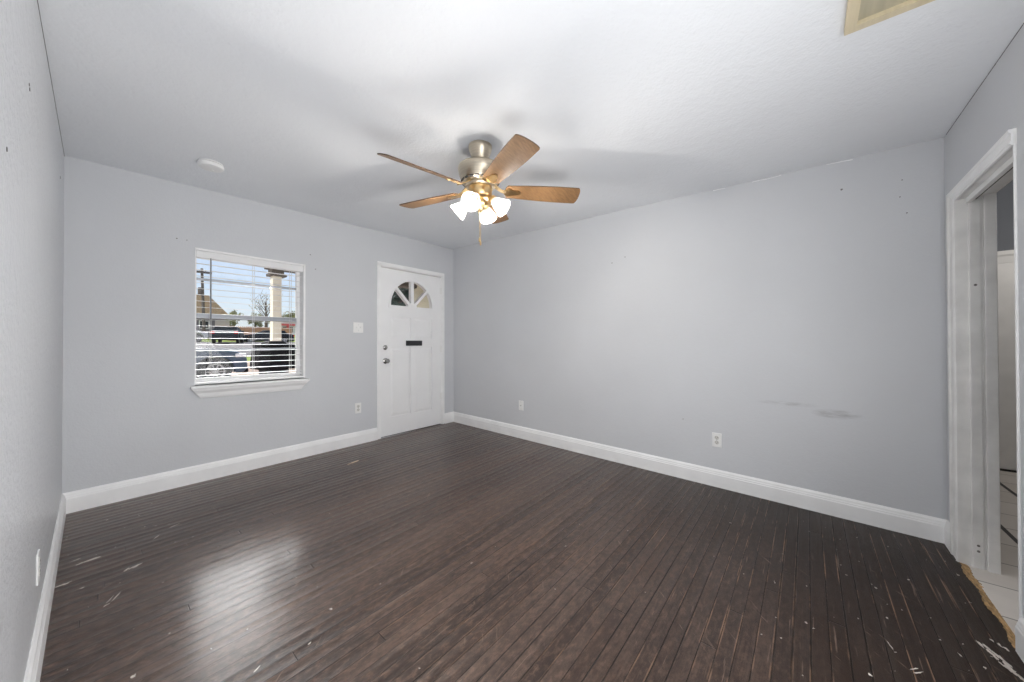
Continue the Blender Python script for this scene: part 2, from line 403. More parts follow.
# baseboards: tall board with a stepped ogee top
BBP = [(0, 0), (.019, 0), (.019, .098), (.016, .104), (.016, .110), (.013, .117), (.011, .128), (.007, .134), (.004, .140), (0, .140)]
def baseboard(name, a, b, nrm, label, mitre0=0, mitre1=0, m=None):
    a, b, nrm = Vector((*a, 0)), Vector((*b, 0)), Vector((*nrm, 0)); t = (b-a).normalized()
    def st(p, mt):
        def f(u, v):
            q = p+nrm*u+t*(u*mt); return (q.x, q.y, fz(q.x, q.y)+v)
        return f
    o = MB().sweep(BBP, [st(a, mitre0), st(b, mitre1)]).build(name, m or m_white)
    return meta(o, label, 'baseboard', kind='structure')
baseboard('baseboard_back', (0, 0), (2.273, 0), (0, -1), 'white baseboard under the window, left of the entry door', 1, 0)
baseboard('baseboard_back', (3.271, 0), (W, 0), (0, -1), 'short white baseboard between the entry door and the corner', 0, -1)
baseboard('baseboard_right', (W, 0), (W, -L), (-1, 0), 'long white baseboard along the blank right wall', 1, -1)
baseboard('baseboard_left', (0, -L), (0, 0), (1, 0), 'white baseboard along the left wall', 1, -1)
baseboard('baseboard_front', (W, -L), (3.309, -L), (0, 1), 'stub of white baseboard between the corner and the doorway casing', 1, 0)
baseboard('baseboard_front', (2.484, -L), (0, -L), (0, 1), 'white baseboard to the right of the open doorway', 0, -1)

# ------------------------------------------------------------------ doorway casing and jamb
t1 = thing('trim_1', 'scuffed white casing and jamb around the open doorway at the right', 'door casing', (2.86, -L, 0), kind='structure')
def fl(x, y): return fz(x, y)
CASP = [(0, 0), (0, .012), (.012, .018), (.03, .014), (.078, .014), (.086, .02), (.105, .02), (.105, 0)]   # across, out
lo, hi = fz(3.25, -L), 1.937
MB().sweep(CASP, [lambda u, v: (3.204+u, -L+v, lo), lambda u, v: (3.204+u, -L+v, hi+u*.6)]).build('side_casing', m_scuff, t1)
MB().sweep([(u*.6, v) for u, v in CASP], [lambda u, v: (2.486, -L+v, hi+u), lambda u, v: (3.204+u/.6, -L+v, hi+u)]).build('head_casing', m_white, t1)
MB().box((2.486, -L, fz(2.5, -L)), (2.499, -L+.007, 1.99)).build('edge_casing', m_white, t1, bevel=.003)
j = MB().box((3.204, -L-.126, -.1), (3.22, -L+.002, 1.952)).box((3.192, -L-.075, -.1), (3.204, -L-.035, 1.94))
j.box((3.184, -L-.126, -.1), (3.204, -L-.085, 1.94))
j.build('side_jamb', m_scuff, t1, bevel=.003)
MB().box((2.488, -L-.126, -.1), (2.502, -L+.002, 1.952)).build('edge_jamb', m_scuff, t1, bevel=.002)
MB().box((2.50, -L-.126, 1.937), (3.204, -L+.002, 1.952)).build('head_jamb', m_scuff, t1)
tr = MB().box((2.57, -L-.046, 1.909), (3.203, -L-.026, 1.937))
tr.build('track_rail', m_white, t1, bevel=.002)
MB().box((2.555, -L-.062, 1.922), (3.203, -L-.046, 1.937)).build('track_gap', m_slot, t1)
for zz in (.33, .36, 1.46):
    MB().lathe([(.001, 0), (.006, 0), (.006, .002), (.001, .002)], frame_to((3.192, -L-.055, zz-.3 if zz < 1 else zz), (-1, 0, 0)), 8).build('nail_hole', m_crack, t1)

# ragged raw edge where the strip floor stops
b = MB(); xs = [2.50+i*.0105 for i in range(0, 75)]
top0 = []; top1 = []
for x in xs:
    top0.append(-L+.012+.006*math.sin(x*23)+random.uniform(-.003, .003)); top1.append(-L-.016+.004*math.sin(x*41+1)+random.uniform(-.003, .003))
vs = []; fs = []
for x, ya, yb in zip(xs, top0, top1):
    z = fz(x, -L); h = random.uniform(.001, .004)
    vs += [(x, ya, z-.012), (x, ya, z+h), (x, yb, z+h-.003), (x, yb, z-.03)]
for i in range(len(xs)-1):
    for k in range(4): fs.append((i*4+k, i*4+(k+1) % 4, (i+1)*4+(k+1) % 4, (i+1)*4+k))
fs += [(0, 1, 2, 3), tuple((len(xs)-1)*4+k for k in (3, 2, 1, 0))]
o = b.add(vs, fs).build('trim_2', m_rawwood); meta(o, 'splintered raw wood edge of the floor in the doorway', 'threshold', kind='structure')

# ------------------------------------------------------------------ hall seen through the doorway
def tile_material():
    m = mat('white_tile', (.72, .68, .64), .35); g = NG(m); b = g.n['Principled BSDF']
    tc = g.n.new('ShaderNodeTexCoord'); sp = g.n.new('ShaderNodeSeparateXYZ'); g.l.new(tc.outputs['Object'], sp.inputs[0])
    x, y = sp.outputs[0], sp.outputs[1]
    fx = g.math('FRACT', g.math('DIVIDE', g.math('SUBTRACT', x, 3.04), .31)); a = g.math('ABSOLUTE', g.math('SUBTRACT', fx, .5))
    l1 = g.ramp(a, .485, .493)
    r = g.white(g.comb(g.math('FLOOR', g.math('DIVIDE', g.math('SUBTRACT', x, 3.04), .31)), 2.0))
    c = g.mix(r, (.70, .655, .61), (.78, .74, .70))
    c = g.mix(g.math('MULTIPLY', g.ramp(g.noise(tc.outputs['Object'], 5, 4), .45, .75), .25), c, (.45, .42, .39))
    c = g.mix(g.math('MULTIPLY', l1, .85), c, (.09, .075, .065))
    g.l.new(c, b.inputs['Base Color']); return m
m_tile = tile_material()
hf = MB().box((1.4, -7.2, -.2), (5.75, -L-.012, -.062)).build('floor', m_tile)
meta(hf, 'off white boarded floor with dark joints beyond the doorway', 'floor', kind='structure')
gp = MB()
for yy in (-4.84, -5.132): gp.box((3.6, yy-.011, -.064), (5.7, yy+.011, -.0605))
gp.build('joint', m_slot, hf)
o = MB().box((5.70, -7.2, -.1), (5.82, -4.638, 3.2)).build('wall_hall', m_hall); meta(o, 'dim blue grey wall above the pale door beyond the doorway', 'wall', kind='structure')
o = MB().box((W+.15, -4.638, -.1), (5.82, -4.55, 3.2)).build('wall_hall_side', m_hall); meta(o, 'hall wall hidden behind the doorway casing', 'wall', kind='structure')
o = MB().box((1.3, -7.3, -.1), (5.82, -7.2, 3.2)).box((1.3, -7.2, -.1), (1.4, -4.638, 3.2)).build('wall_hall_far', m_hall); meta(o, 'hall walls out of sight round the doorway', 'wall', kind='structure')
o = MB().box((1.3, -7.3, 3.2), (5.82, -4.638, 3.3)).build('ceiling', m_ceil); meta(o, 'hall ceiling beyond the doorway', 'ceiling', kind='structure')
d2 = thing('door_2', 'pale closed door with a header trim, seen through the open doorway', 'door', (5.7, -5.4, -.06), kind='structure')
MB().box((5.672, -5.95, -.045), (5.70, -4.95, 1.90)).build('door_slab', m_white, d2, bevel=.003)
MB().sweep([(0, 1.90), (-.03, 1.90), (-.035, 1.96), (-.045, 1.98), (-.045, 2.015), (0, 2.015)], [lambda u, v: (5.70+u, -6.0, v), lambda u, v: (5.70+u, -4.8, v)]).build('header', m_white, d2)
MB().box((5.66, -6.0, -.062), (5.70, -4.8, -.045)).build('threshold', m_slot, d2)  # dark strip in place of the shaded gap under the door

# ------------------------------------------------------------------ window
w1 = thing('window_1', 'white trimmed window with a horizontal blind in the back wall', 'window', (1.087, 0, WZ0), kind='structure')
fr = MB().box((WX0, -.004, WZ0), (WX0+.007, .15, WZ1)).box((WX1-.018, -.004, WZ0), (WX1, .15, WZ1)).box((WX0, -.004, WZ1-.018), (WX1, .15, WZ1)).box((WX0, .0, WZ0-.012), (WX1, .15, WZ0+.012))
fr.build('reveal', m_white, w1)
sx0, sx1, sz0, sz1 = WX0+.007, WX1-.018, WZ0+.012, WZ1-.018
sa = MB().plate(rect(sx0, sz0, sx1, sz1), [rect(sx0+.016, sz0+.03, sx1-.03, sz1-.03)], back, .095, .13)
sa.build('sash_frame', m_white, w1)
MB().box((sx0+.016, .092, 1.372), (sx1-.03, .132, 1.412)).build('meeting_rail', m_alu, w1, bevel=.003)
for zz in (1.103, 1.708): MB().box((sx0+.016, .102, zz-.010), (sx1-.03, .122, zz+.010)).build('muntin', m_alu, w1)
MB().box((sx0+.016, .110, sz0+.03), (sx1-.03, .114, sz1-.03)).build('pane', m_glass, w1)
# stool and tapered apron
MB().box((.642, -.052, .782), (1.532, .02, .805)).build('stool', m_white, w1, bevel=.006, seg=3)
ap = MB(); pr = [(0, .782, 0), (.044, .782, .0), (.040, .765, .014), (.024, .742, .034), (.018, .715, .05), (.012, .700, .058), (0, .700, .058)]
vs = [(.648+c, -a, z) for a, z, c in pr]+[(1.526-c, -a, z) for a, z, c in pr]; k = len(pr)
ap.add(vs, [tuple(range(k)), tuple(reversed(range(k, 2*k)))]+[(i, (i+1) % k, k+(i+1) % k, k+i) for i in range(k)])
ap.build('apron', m_white, w1)

# blind hanging in the window
bl = thing('window_blind', 'white horizontal slat blind, open, hanging inside the window', 'blind', (1.087, .04, 1.93))
bx0, bx1 = WX0+.008, WX1-.019
MB().box((bx0, .003, 1.874), (bx1, .07, 1.9315)).build('headrail', m_slat, bl, bevel=.004)
sl = MB(); pitchz = .0525; z = .885; nsl = 0
while z < 1.865:
    pts = []
    for i in range(5):
        u = -.024+.012*i; pts.append((u, .0012*(1-(u/.024)**2)))
    prof = [(u, v) for u, v in pts]+[(u, v-.0015) for u, v in reversed(pts)]
    sl.sweep(prof, [lambda u, v, z=z, x=x: (x, .045+u, z+v+u*.04) for x in (bx0+.003, bx1-.003)])
    z += pitchz; nsl += 1
sl.build('slats', m_slat, bl)
MB().box((bx0+.003, .022, .848), (bx1-.003, .068, .866)).build('bottom_rail', m_slat, bl, bevel=.003)
for x in (bx0+.10, (bx0+bx1)/2, bx1-.10):
    MB().box((x-.002, .0195, .86), (x+.002, .0205, 1.875)).box((x-.002, .0695, .86), (x+.002, .0705, 1.875)).build('ladder_tape', m_cord, bl)
MB().tube([(.772, .006, 1.885), (.772, .003, 1.87), (.773, .004, 1.36)], [.0025, .004, .004], 8).build('tilt_wand', m_wand, bl, smooth=True)

# ------------------------------------------------------------------ entry door
d1 = thing('door_1', 'white panelled entry door with a fan shaped window and black mail slot', 'door', (2.775, 0, .05), kind='structure')
zb = lambda x: fz(x, 0)
t3 = thing('trim_3', 'thin white casing around the entry door', 'door casing', (2.772, 0, .04), kind='structure')
MB().box((2.273, -.012, zb(2.29)), (DX0+.004, .0, 2.100)).build('side_casing', m_white, t3, bevel=.003)
MB().box((DX1-.004, -.012, zb(3.25)), (3.271, .0, 2.100)).build('side_casing', m_white, t3, bevel=.003)
MB().box((2.273, -.012, DZ1-.004), (3.271, .0, 2.125)).build('head_casing', m_white, t3, bevel=.003)
MB().box((DX0, 0, .0), (DX0+.012, .15, DZ1)).box((DX1-.012, 0, .0), (DX1, .15, DZ1)).box((DX0, 0, DZ1-.012), (DX1, .15, DZ1)).build('jamb', m_white, t3)
FX, FZ0, FRX, FRZ = 2.762, 1.605, .318, .352
arch = [(FX+FRX*math.cos(a), FZ0+FRZ*math.sin(a)) for a in [PI*i/28 for i in range(29)]]
pan = [rect(2.457, 1.215, 2.738, 1.482), rect(2.786, 1.215, 3.066, 1.482), rect(2.457, .262, 2.738, 1.108), rect(2.786, .262, 3.066, 1.108)]
sx0d, sx1d = DX0+.014, DX1-.014
leaf = MB().plate([(sx0d+.003, .040), (sx1d, .049), (sx1d, DZ1-.022), (sx0d+.003, DZ1-.022)], [list(reversed(arch))]+pan, back, .010, .052)
for p in pan:
    (x0, z0), (x1, z1) = p[0], p[2]
    leaf.box((x0-.001, .024, z0-.001), (x1+.001, .04, z1+.001))
    q0 = [(x0+.004, .022, z0+.004), (x1-.004, .022, z0+.004), (x1-.004, .022, z1-.004), (x0+.004, .022, z1-.004)]
    q1 = [(x0+.035, .013, z0+.035), (x1-.035, .013, z0+.035), (x1-.035, .013, z1-.035), (x0+.035, .013, z1-.035)]
    leaf.add(q0+q1+[(x, .03, z) for x, _, z in q0], [(4, 5, 6, 7)]+[(i, (i+1) % 4, 4+(i+1) % 4, 4+i) for i in range(4)]+[(i, (i+1) % 4, 8+(i+1) % 4, 8+i) for i in range(4)])
leaf.build('door_leaf', m_door, d1)
# fan light: rim, spokes and glass
a1 = [(FX+(FRX+.016)*math.cos(a), FZ0+(FRZ+.016)*math.sin(a)) for a in [PI*i/28 for i in range(29)]]
a2 = [(FX+(FRX-.012)*math.cos(a), FZ0+.018+(FRZ-.03)*math.sin(a)) for a in [PI*i/28 for i in range(29)]]
rim = MB().plate([(FX+FRX+.016, FZ0-.018)]+a1+[(FX-FRX-.016, FZ0-.018)], [list(reversed(a2))], back, -.002, .058)
rim.build('fanlight_rim', m_door, d1)
sp = MB()
for ang in (46, 90, 134):
    a = math.radians(ang); r_ = 1/math.sqrt((math.cos(a)/FRX)**2+(math.sin(a)/FRZ)**2)
    m = Matrix.Translation((FX, .026, FZ0)) @ Matrix.Rotation(-a, 4, 'Y')
    hw = .021 if ang == 90 else .017
    sp.box((0, -.024, -hw), (r_, .028, hw), m)
hub = [(FX+.07*math.cos(a), FZ0+.07*math.sin(a)) for a in [PI*i/12 for i in range(13)]]
sp.prism(hub, back, .0, .055)
sp.build('fanlight_muntins', m_door, d1)
MB().prism(arch, back, .028, .032).build('fanlight_glass', m_glass, d1)
# hardware
kb = frame_to((2.388, .008, .944), (0, -1, 0))
MB().lathe([(.001, 0), (.034, 0), (.034, .004), (.026, .010), (.012, .014), (.011, .030), (.020, .036), (.027, .046), (.027, .056), (.020, .064), (.001, .066)], kb, 24).build('knob', m_steel, d1, smooth=True)
db = frame_to((2.383, .008, 1.106), (0, -1, 0))
MB().lathe([(.001, 0), (.029, 0), (.029, .008), (.022, .014), (.001, .015)], db, 24).box((-.005, -.016, .014), (.005, .016, .026), db).build('deadbolt', m_steel, d1, smooth=True)
MB().box((2.668, -.006, 1.125), (2.905, .008, 1.190)).build('mail_slot_plate', m_black, d1, bevel=.003)
MB().box((2.685, -.010, 1.136), (2.888, -.006, 1.180)).build('mail_slot_flap', m_black, d1, bevel=.002)
for zz in (.43, 1.08, 1.88):
    MB().lathe([(.001, -.045), (.007, -.045), (.007, .045), (.001, .045)], Matrix.Translation((3.228, -.004, zz)), 10).box((3.205, .003, zz-.045), (3.228, .008, zz+.045)).build('hinge', m_plate, d1)
MB().box((DX0+.012, .003, .02), (DX1-.012, .15, .040)).build('threshold', m_slot, d1)

# ------------------------------------------------------------------ switch, outlets, smoke detector
def plate(name, label, cat, c, nrm, kind, group=None):
    """wall plate centred at c on a wall whose normal is nrm"""
    t = thing(name, label, cat, c, group); n_ = Vector(nrm); side = Vector((0, 0, 1)).cross(n_)
    m = Matrix((side, Vector((0, 0, 1)), n_)).transposed().to_4x4(); m.translation = c
    wdt = .058 if kind == 'double' else .035; hh = .0575
    MB().box((-wdt, -hh, 0), (wdt, hh, .006), m).build('cover_plate', m_plate, t, bevel=.003)
    if kind == 'double':
        for sx in (-.023, .023):
            MB().box((sx-.005, -.012, .006), (sx+.005, .012, .009), m).box((sx-.004, -.001, .009), (sx+.004, .008, .018), m).build('toggle', m_plate, t)
    elif kind == 'duplex':
        for sz in (-.0195, .0195):
            f = MB().lathe([(.001, .0), (.0165, .0), (.0165, .0075), (.001, .0075)], m @ Matrix.Translation((0, sz, 0)), 16).build('receptacle', mat_rec, t)
            MB().box((-.0075, sz-.001, .0075), (-.005, sz+.008, .0082), m).box((.005, sz-.001, .0075), (.0075, sz+.008, .0082), m).box((-.002, sz-.011, .0075), (.002, sz-.007, .0082), m).build('slots', m_slot, f)
    else:
        MB().lathe([(.001, .0), (.007, .0), (.007, .009), (.004, .012), (.001, .012)], m, 12).build('jack', m_steel, t)
    for sz in ((-.03, .03) if kind == 'double' else (0,)) if kind != 'jack' else (-.042, .042):
        MB().lathe([(.001, .006), (.003, .006), (.003, .0075), (.001, .0075)], m @ Matrix.Translation((0, sz, 0)), 8).build('screw', m_alu, t)
    return t
mat_rec = mat('receptacle_face', (.62, .61, .58), .4)
plate('light_switch', 'white two-gang light switch on the wall between window and entry door', 'light switch', (2.048, 0, 1.333), (0, -1, 0), 'double')
plate('wall_outlet', 'white outlet low on the wall between window and entry door', 'outlet', (2.048, 0, .428), (0, -1, 0), 'duplex')
plate('wall_jack', 'small plain white jack plate on the right wall near the entry door', 'wall plate', (W, -1.236, .405), (-1, 0, 0), 'jack')
plate('wall_outlet', 'white outlet above the baseboard in the middle of the long right wall', 'outlet', (W, -3.297, .352), (-1, 0, 0), 'duplex')
plate('wall_outlet', 'white outlet seen edge-on low on the left wall', 'outlet', (0, -1.62, .30), (1, 0, 0), 'duplex')

sdx, sdy = .665, -.637; sdz = cz(sdx, sdy)
sd = thing('smoke_detector', 'round white smoke detector on the ceiling above the window', 'smoke detector', (sdx, sdy, sdz))
dn = frame_to((sdx, sdy, sdz), (0, 0, -1))
MB().lathe([(.001, 0), (.068, 0), (.068, .008), (.060, .010), (.001, .010)], dn, 36).build('mount_plate', m_plate, sd, smooth=True)
MB().lathe([(.001, .010), (.058, .010), (.056, .016), (.001, .016)], dn, 36).build('vent_ring', m_alu, sd, smooth=True)
MB().lathe([(.001, .016), (.073, .016), (.074, .024), (.068, .036), (.050, .041), (.001, .042)], dn, 36).build('housing', m_plate, sd, smooth=True)
MB().lathe([(.001, .041), (.009, .041), (.009, .045), (.001, .045)], dn @ Matrix.Translation((.02, .01, 0)), 16).build('test_button', m_plate, sd, smooth=True)

# ------------------------------------------------------------------ attic hatch
hx0, hx1, hy0, hy1 = 1.36, 2.03, -4.46, -3.99
hc = cz(1.7, -4.2)
ah = thing('attic_hatch', 'unpainted wooden ceiling hatch cut off by the top edge, near the right', 'hatch', (1.7, -4.22, hc))
def cl(u, v, d): return (u, v, cz(u, v)-d)
MB().plate(rect(hx0+.02, hy0+.02, hx1-.02, hy1-.02), [], cl, .0, .006).build('panel', m_hatch2, ah)
fw_ = .034
for a, c in (((hx0, hy1-fw_), (hx1, hy1)), ((hx0, hy0), (hx1, hy0+fw_)), ((hx0, hy0+fw_), (hx0+fw_, hy1-fw_)), ((hx1-fw_, hy0+fw_), (hx1, hy1-fw_))):
    MB().plate(rect(*a, *c), [], cl, 0, .022).build('frame_board', m_hatch, ah)

# ------------------------------------------------------------------ ceiling fan
fx, fy = 1.725, -2.275; ctop = cz(fx, fy); BZ = 2.134
fan = thing('ceiling_fan', 'five blade ceiling fan with nickel motor and four lit shades', 'ceiling fan', (fx, fy, ctop))
ax = Matrix.Translation((fx, fy, 0))
FQ = Vector((0, 0, 1)).rotation_difference(Vector((-.02022, -.02598, 1)))       # hangs square to the sloping ceiling
FT = Matrix.Translation((fx, fy, ctop)) @ FQ.to_matrix().to_4x4() @ Matrix.Translation((-fx, -fy, -ctop))
MB().lathe([(.001, ctop+.004), (.074, ctop+.004), (.076, ctop-.012), (.072, ctop-.03), (.055, ctop-.075), (.046, ctop-.092), (.001, ctop-.092)], ax, 40).build('canopy', m_nickel, fan, smooth=True)
MB().lathe([(.001, ctop-.092), (.024, ctop-.092), (.026, ctop-.10), (.018, ctop-.105), (.018, ctop-.135), (.001, ctop-.135)], ax, 20).build('downrod', mat('dark_ball_joint', (.10, .07, .05), .4, .6), fan, smooth=True)
MB().lathe([(.001, 2.300), (.060, 2.300), (.085, 2.296), (.128, 2.286), (.140, 2.276), (.143, 2.262), (.138, 2.240), (.124, 2.195), (.112, 2.178), (.092, 2.168), (.001, 2.168)], ax, 48).build('motor_housing', m_nickel, fan, smooth=True)
vb = MB()
for k in range(20):
    a = 2*PI*k/20; m = ax @ Matrix.Rotation(a, 4, 'Z') @ Matrix.Translation((.117, 0, 2.186)) @ Matrix.Rotation(math.radians(-35), 4, 'Y')
    vb.box((-.006, -.011, -.007), (.004, .011, .007), m)
vb.build('vent_ring', m_slot, fan)
MB().lathe([(.001, 2.170), (.094, 2.170), (.097, 2.160), (.090, 2.150), (.001, 2.150)], ax, 40).build('flywheel', m_nickel, fan, smooth=True)
MB().lathe([(.001, 2.152), (.072, 2.152), (.076, 2.144), (.076, 2.098), (.070, 2.088), (.050, 2.078), (.001, 2.076)], ax, 40).build('switch_housing', m_brass, fan, smooth=True)
MB().lathe([(.001, 2.078), (.030, 2.078), (.034, 2.066), (.030, 2.040), (.016, 2.026), (.012, 2.010), (.015, 2.000), (.008, 1.990), (.001, 1.988)], ax, 28).build('light_fitter', m_brass, fan, smooth=True)
PH = math.radians(174); RT = .657; R0 = .175; TILT = [math.radians(q) for q in (22, 15, 20, 13, 8)]      # the blades have sagged unevenly
def half_width(t):                                   # t 0 root, 1 tip
    return .052+.022*math.sin(min(1, t*1.15)*PI*.5)-.004*t
for k in range(5):
    a = PH+k*2*PI/5
    m = Matrix.Translation((fx, fy, BZ)) @ Matrix.Rotation(a, 4, 'Z') @ Matrix.Rotation(-TILT[k], 4, 'X')
    # outline along +x; +y is the low edge
    pts = []; N = 14
    for i in range(N+1):
        t = i/N; pts.append((R0+(RT-.022-R0)*t, half_width(t)))
    tip = [(RT-.022+.022*math.cos(q)**.8 if math.cos(q) > 0 else RT-.022, half_width(1)*math.sin(q)) for q in [PI/2*(1-i/8) for i in range(1, 16)]]
    root = [(R0-.012, .030), (R0-.016, 0), (R0-.012, -.030)]
    outl = pts+tip+[(x, -y) for x, y in reversed(pts)]+list(reversed(root))
    bo = MB().prism(outl, lambda u, v, d: m @ Vector((u, v, d)), .0, .006).build('blade', m_blade, fan)
    bo.data.materials.append(m_bladeedge)
    for p in bo.data.polygons:
        if len(p.vertices) == 4: p.material_index = 1
    # grain follows the blade: generated from a per-blade frame is not needed, the veneer noise is stretched radially
    br = MB()
    m0 = Matrix.Translation((fx, fy, BZ)) @ Matrix.Rotation(a, 4, 'Z')
    prof = []
    arm = [(.075, .026, .042), (.10, .024, .032), (.135, .018, .010), (.165, .02, -.002)]
    vs = []; fs = []
    for i, (rr, hw, zz) in enumerate(arm):
        for (yy, dz) in ((-hw, 0), (hw, 0), (hw, -.007), (-hw, -.007)): vs.append(m0 @ Vector((rr, yy, zz+dz)))
    for i in range(len(arm)-1):
        for q in range(4): fs.append((i*4+q, i*4+(q+1) % 4, (i+1)*4+(q+1) % 4, (i+1)*4+q))
    fs += [(3, 2, 1, 0), tuple((len(arm)-1)*4+q for q in range(4))]
    br.add(vs, fs)
    foot = [(.155, .018), (.172, .030), (.195, .032), (.215, .020), (.238, .021), (.255, .012), (.262, 0)]
    foot = foot+[(x, -y) for x, y in reversed(foot[:-1])]
    br.prism(foot, lambda u, v, d: m @ Vector((u, v, d)), -.006, -.0005)
    bb = br.build('blade_bracket', m_brass, bo)
    for (u, v) in ((.186, .020), (.186, -.020), (.240, 0)):
        MB().lathe([(.001, -.009), (.005, -.008), (.005, -.005), (.001, -.005)], m @ Matrix.Translation((u, v, 0)), 8).build('screw', m_brass, bo)
for k in range(4):
    a = math.radians(25+90*k); d = Vector((math.cos(a), math.sin(a), 0))
    base = Vector((fx, fy, 2.088)); j0 = base+d*.042; j1 = base+d*.056+Vector((0, 0, .004)); j2 = base+d*.066+Vector((0, 0, -.008))
    axd = (d*.80+Vector((0, 0, -.62))).normalized()
    neck = j2+axd*.012
    am = MB().tube([base+d*.03+Vector((0, 0, -.006)), j0, j1, j2, neck], .008, 10).build('lamp_arm', m_brass, fan, smooth=True)
    fm = frame_to(neck, axd)
    MB().lathe([(.001, -.006), (.024, -.004), (.030, .004), (.030, .020), (.026, .024), (.001, .024)], fm, 24).build('socket_cup', m_brass, am, smooth=True)
    prof = [(.027, .014), (.030, .028), (.034, .045), (.041, .066), (.050, .088), (.058, .106), (.060, .110)]
    inner = [(r-.003, z) for r, z in reversed(prof)]
    sh = MB().lathe(prof+inner, fm, 32, closed=False).build('lamp_shade', m_shade, fan, smooth=True)
    MB().lathe([(.001, .022), (.011, .024), (.013, .036), (.020, .050), (.0225, .062), (.019, .075), (.010, .083), (.001, .085)], fm, 20).build('bulb', m_bulb, sh, smooth=True)
    lo_ = neck+axd*.080
    light('fan_bulb_light', 'POINT', FT @ lo_, 37, (1, .95, .88), .022)
for dx, ln in ((-.012, .165), (.012, .180)):
    p0 = Vector((fx+dx, fy+dx*.6, 1.992)); q = MB()
    n = int(ln/.006)
    for i in range(n):
        zc = p0.z-i*.006
        q.lathe([(.0006, zc+.003), (.0022, zc+.0012), (.0022, zc-.0012), (.0006, zc-.003)], Matrix.Translation((p0.x, p0.y, 0)), 6)
    ch = q.build('pull_chain', m_brass, fan)
    zb_ = p0.z-ln
    MB().lathe([(.001, zb_+.004), (.004, zb_), (.0065, zb_-.012), (.006, zb_-.022), (.001, zb_-.027)], Matrix.Translation((p0.x, p0.y, 0)), 12).build('chain_fob', m_brass, ch, smooth=True)

fan.rotation_mode = 'QUATERNION'; fan.rotation_quaternion = FQ

# ------------------------------------------------------------------ flakes of paint and splinters lying on the floor
def flake(b, x, y, ln, wd, ang):
    n = random.randint(9, 15); pts = []
    for i in range(n):
        a = 2*PI*i/n; r = random.uniform(.25, 1)
        u, v = ln*.5*r*math.cos(a), wd*.5*r*math.sin(a)
        pts.append((x+u*math.cos(ang)-v*math.sin(ang), y+u*math.sin(ang)+v*math.cos(ang)))
    b.prism(pts, lambda u, v, d: (u, v, fz(u, v)+d), .0, .0012)
b = MB()
big = [(.134, -.886, .085, .022, .15), (.09, -.90, .035, .015, .4), (.078, -.834, .04, .012, .3), (.281, -1.146, .05, .020, .6), (.255, -1.15, .045, .012, .9),
       (.201, -1.40, .09, .006, 1.1), (.175, -1.44, .04, .010, .5), (.041, -1.083, .05, .018, .2), (.104, -1.188, .02, .012, 0), (.47, -.769, .05, .007, .4),
       (.373, -.86, .05, .006, .9), (.196, -.34, .015, .010, 0), (.45, -1.015, .014, .010, 0), (.526, -1.02, .014, .010, 0), (.825, -2.23, .018, .016, .6),
       (.527, -2.317, .03, .006, .5), (.234, -2.014, .028, .018, 1.0), (.696, -2.347, .02, .008, .3),
       (2.425, -4.415, .055, .012, .5), (2.40, -4.424, .06, .016, .32), (2.372, -4.434, .07, .020, .30), (2.345, -4.443, .06, .018, .34), (2.318, -4.452, .05, .013, .3), (2.385, -4.418, .04, .008, .2), (2.355, -4.425, .035, .007, .3),
       (2.47, -4.47, .035, .014, .4), (2.50, -4.44, .03, .010, .4), (2.44, -4.40, .05, .009, .35), (2.485, -4.455, .03, .012, .2),
       (3.036, -4.464, .02, .012, .3), (2.286, -4.372, .02, .010, .3), (2.31, -4.319, .03, .007, .3), (2.812, -4.26, .016, .012, 0), (2.365, -4.279, .012, .010, 0),
       (2.202, -4.124, .05, .005, .3), (2.386, -4.132, .014, .010, .2), (1.966, -4.039, .018, .016, .2), (2.099, -4.177, .05, .007, 2.4), (2.62, -4.123, .018, .010, .6)]
for q in big:
    for _ in range(2 if q[2] > .04 else 1):
        flake(b, q[0]+random.uniform(-.012, .012)*(q[2] > .04), q[1]+random.uniform(-.008, .008)*(q[2] > .04), *q[2:])
for _ in range(70):                                  # crumbs near the walls
    if random.random() < .5: x, y = random.uniform(.03, .9), random.uniform(-2.4, -.2)
    else: x, y = random.uniform(1.7, 3.2), random.uniform(-4.45, -3.7)
    flake(b, x, y, random.uniform(.004, .012), random.uniform(.003, .007), random.uniform(0, PI))
o = b.build('paint_flakes', m_chip, weld=False); meta(o, 'pale flakes and crumbs of paint scattered on the dark floor', 'paint flakes', kind='stuff')
b = MB()
b.box((-.040, -.009, 0), (.040, .009, .004)); b.box((-.085, -.004, 0), (-.038, .004, .003))
sp_ = thing('wood_splinter', 'tan splinter of wood lying on the floor in front of the entry door', 'splinter', (1.761, -.524, fz(1.761, -.524)+.0005), rz=.25)
b.build('shard', mat('pale_splinter', (.66, .52, .38), .8), sp_, bevel=.001, local=True)

# ------------------------------------------------------------------ outside
m_conc = mat('pale_concrete', (.27, .22, .185), .9, spec=0, noise=(2, .12), bump=(30, .2, .01))
m_grass = mat('lawn', (.17, .215, .07), .95, spec=0, noise=(1.2, .25), bump=(40, .6, .03))
m_asph = mat('asphalt', (.15, .145, .145), .9, spec=0, noise=(3, .1))
m_cream = mat('cream_siding', (.60, .57, .43), .6, noise=(3, .05))
m_colw = mat('cream_column_paint', (.74, .69, .58), .5, noise=(6, .04))
m_beam = mat('brown_beam', (.10, .085, .07), .7, noise=(6, .2))
m_binp = mat('black_plastic', (.008, .008, .009), .8, spec=.1)
m_tyre = mat('tyre', (.012, .012, .013), .9, spec=.05)
m_rim = mat('alloy_rim', (.45, .46, .48), .3, .8)
m_carglass = mat('car_glass', (.02, .025, .03), .2, spec=.25)
m_lamp = mat('headlamp', (.80, .78, .80), .15, spec=.8)
m_tail = mat('tail_lamp', (.45, .02, .02), .25)
m_trim = mat('car_trim', (.012, .012, .014), .8, spec=.1)
m_slate = mat('slate_blue_car_paint', (.085, .115, .165), .4, .2, spec=.3, coat=.15)
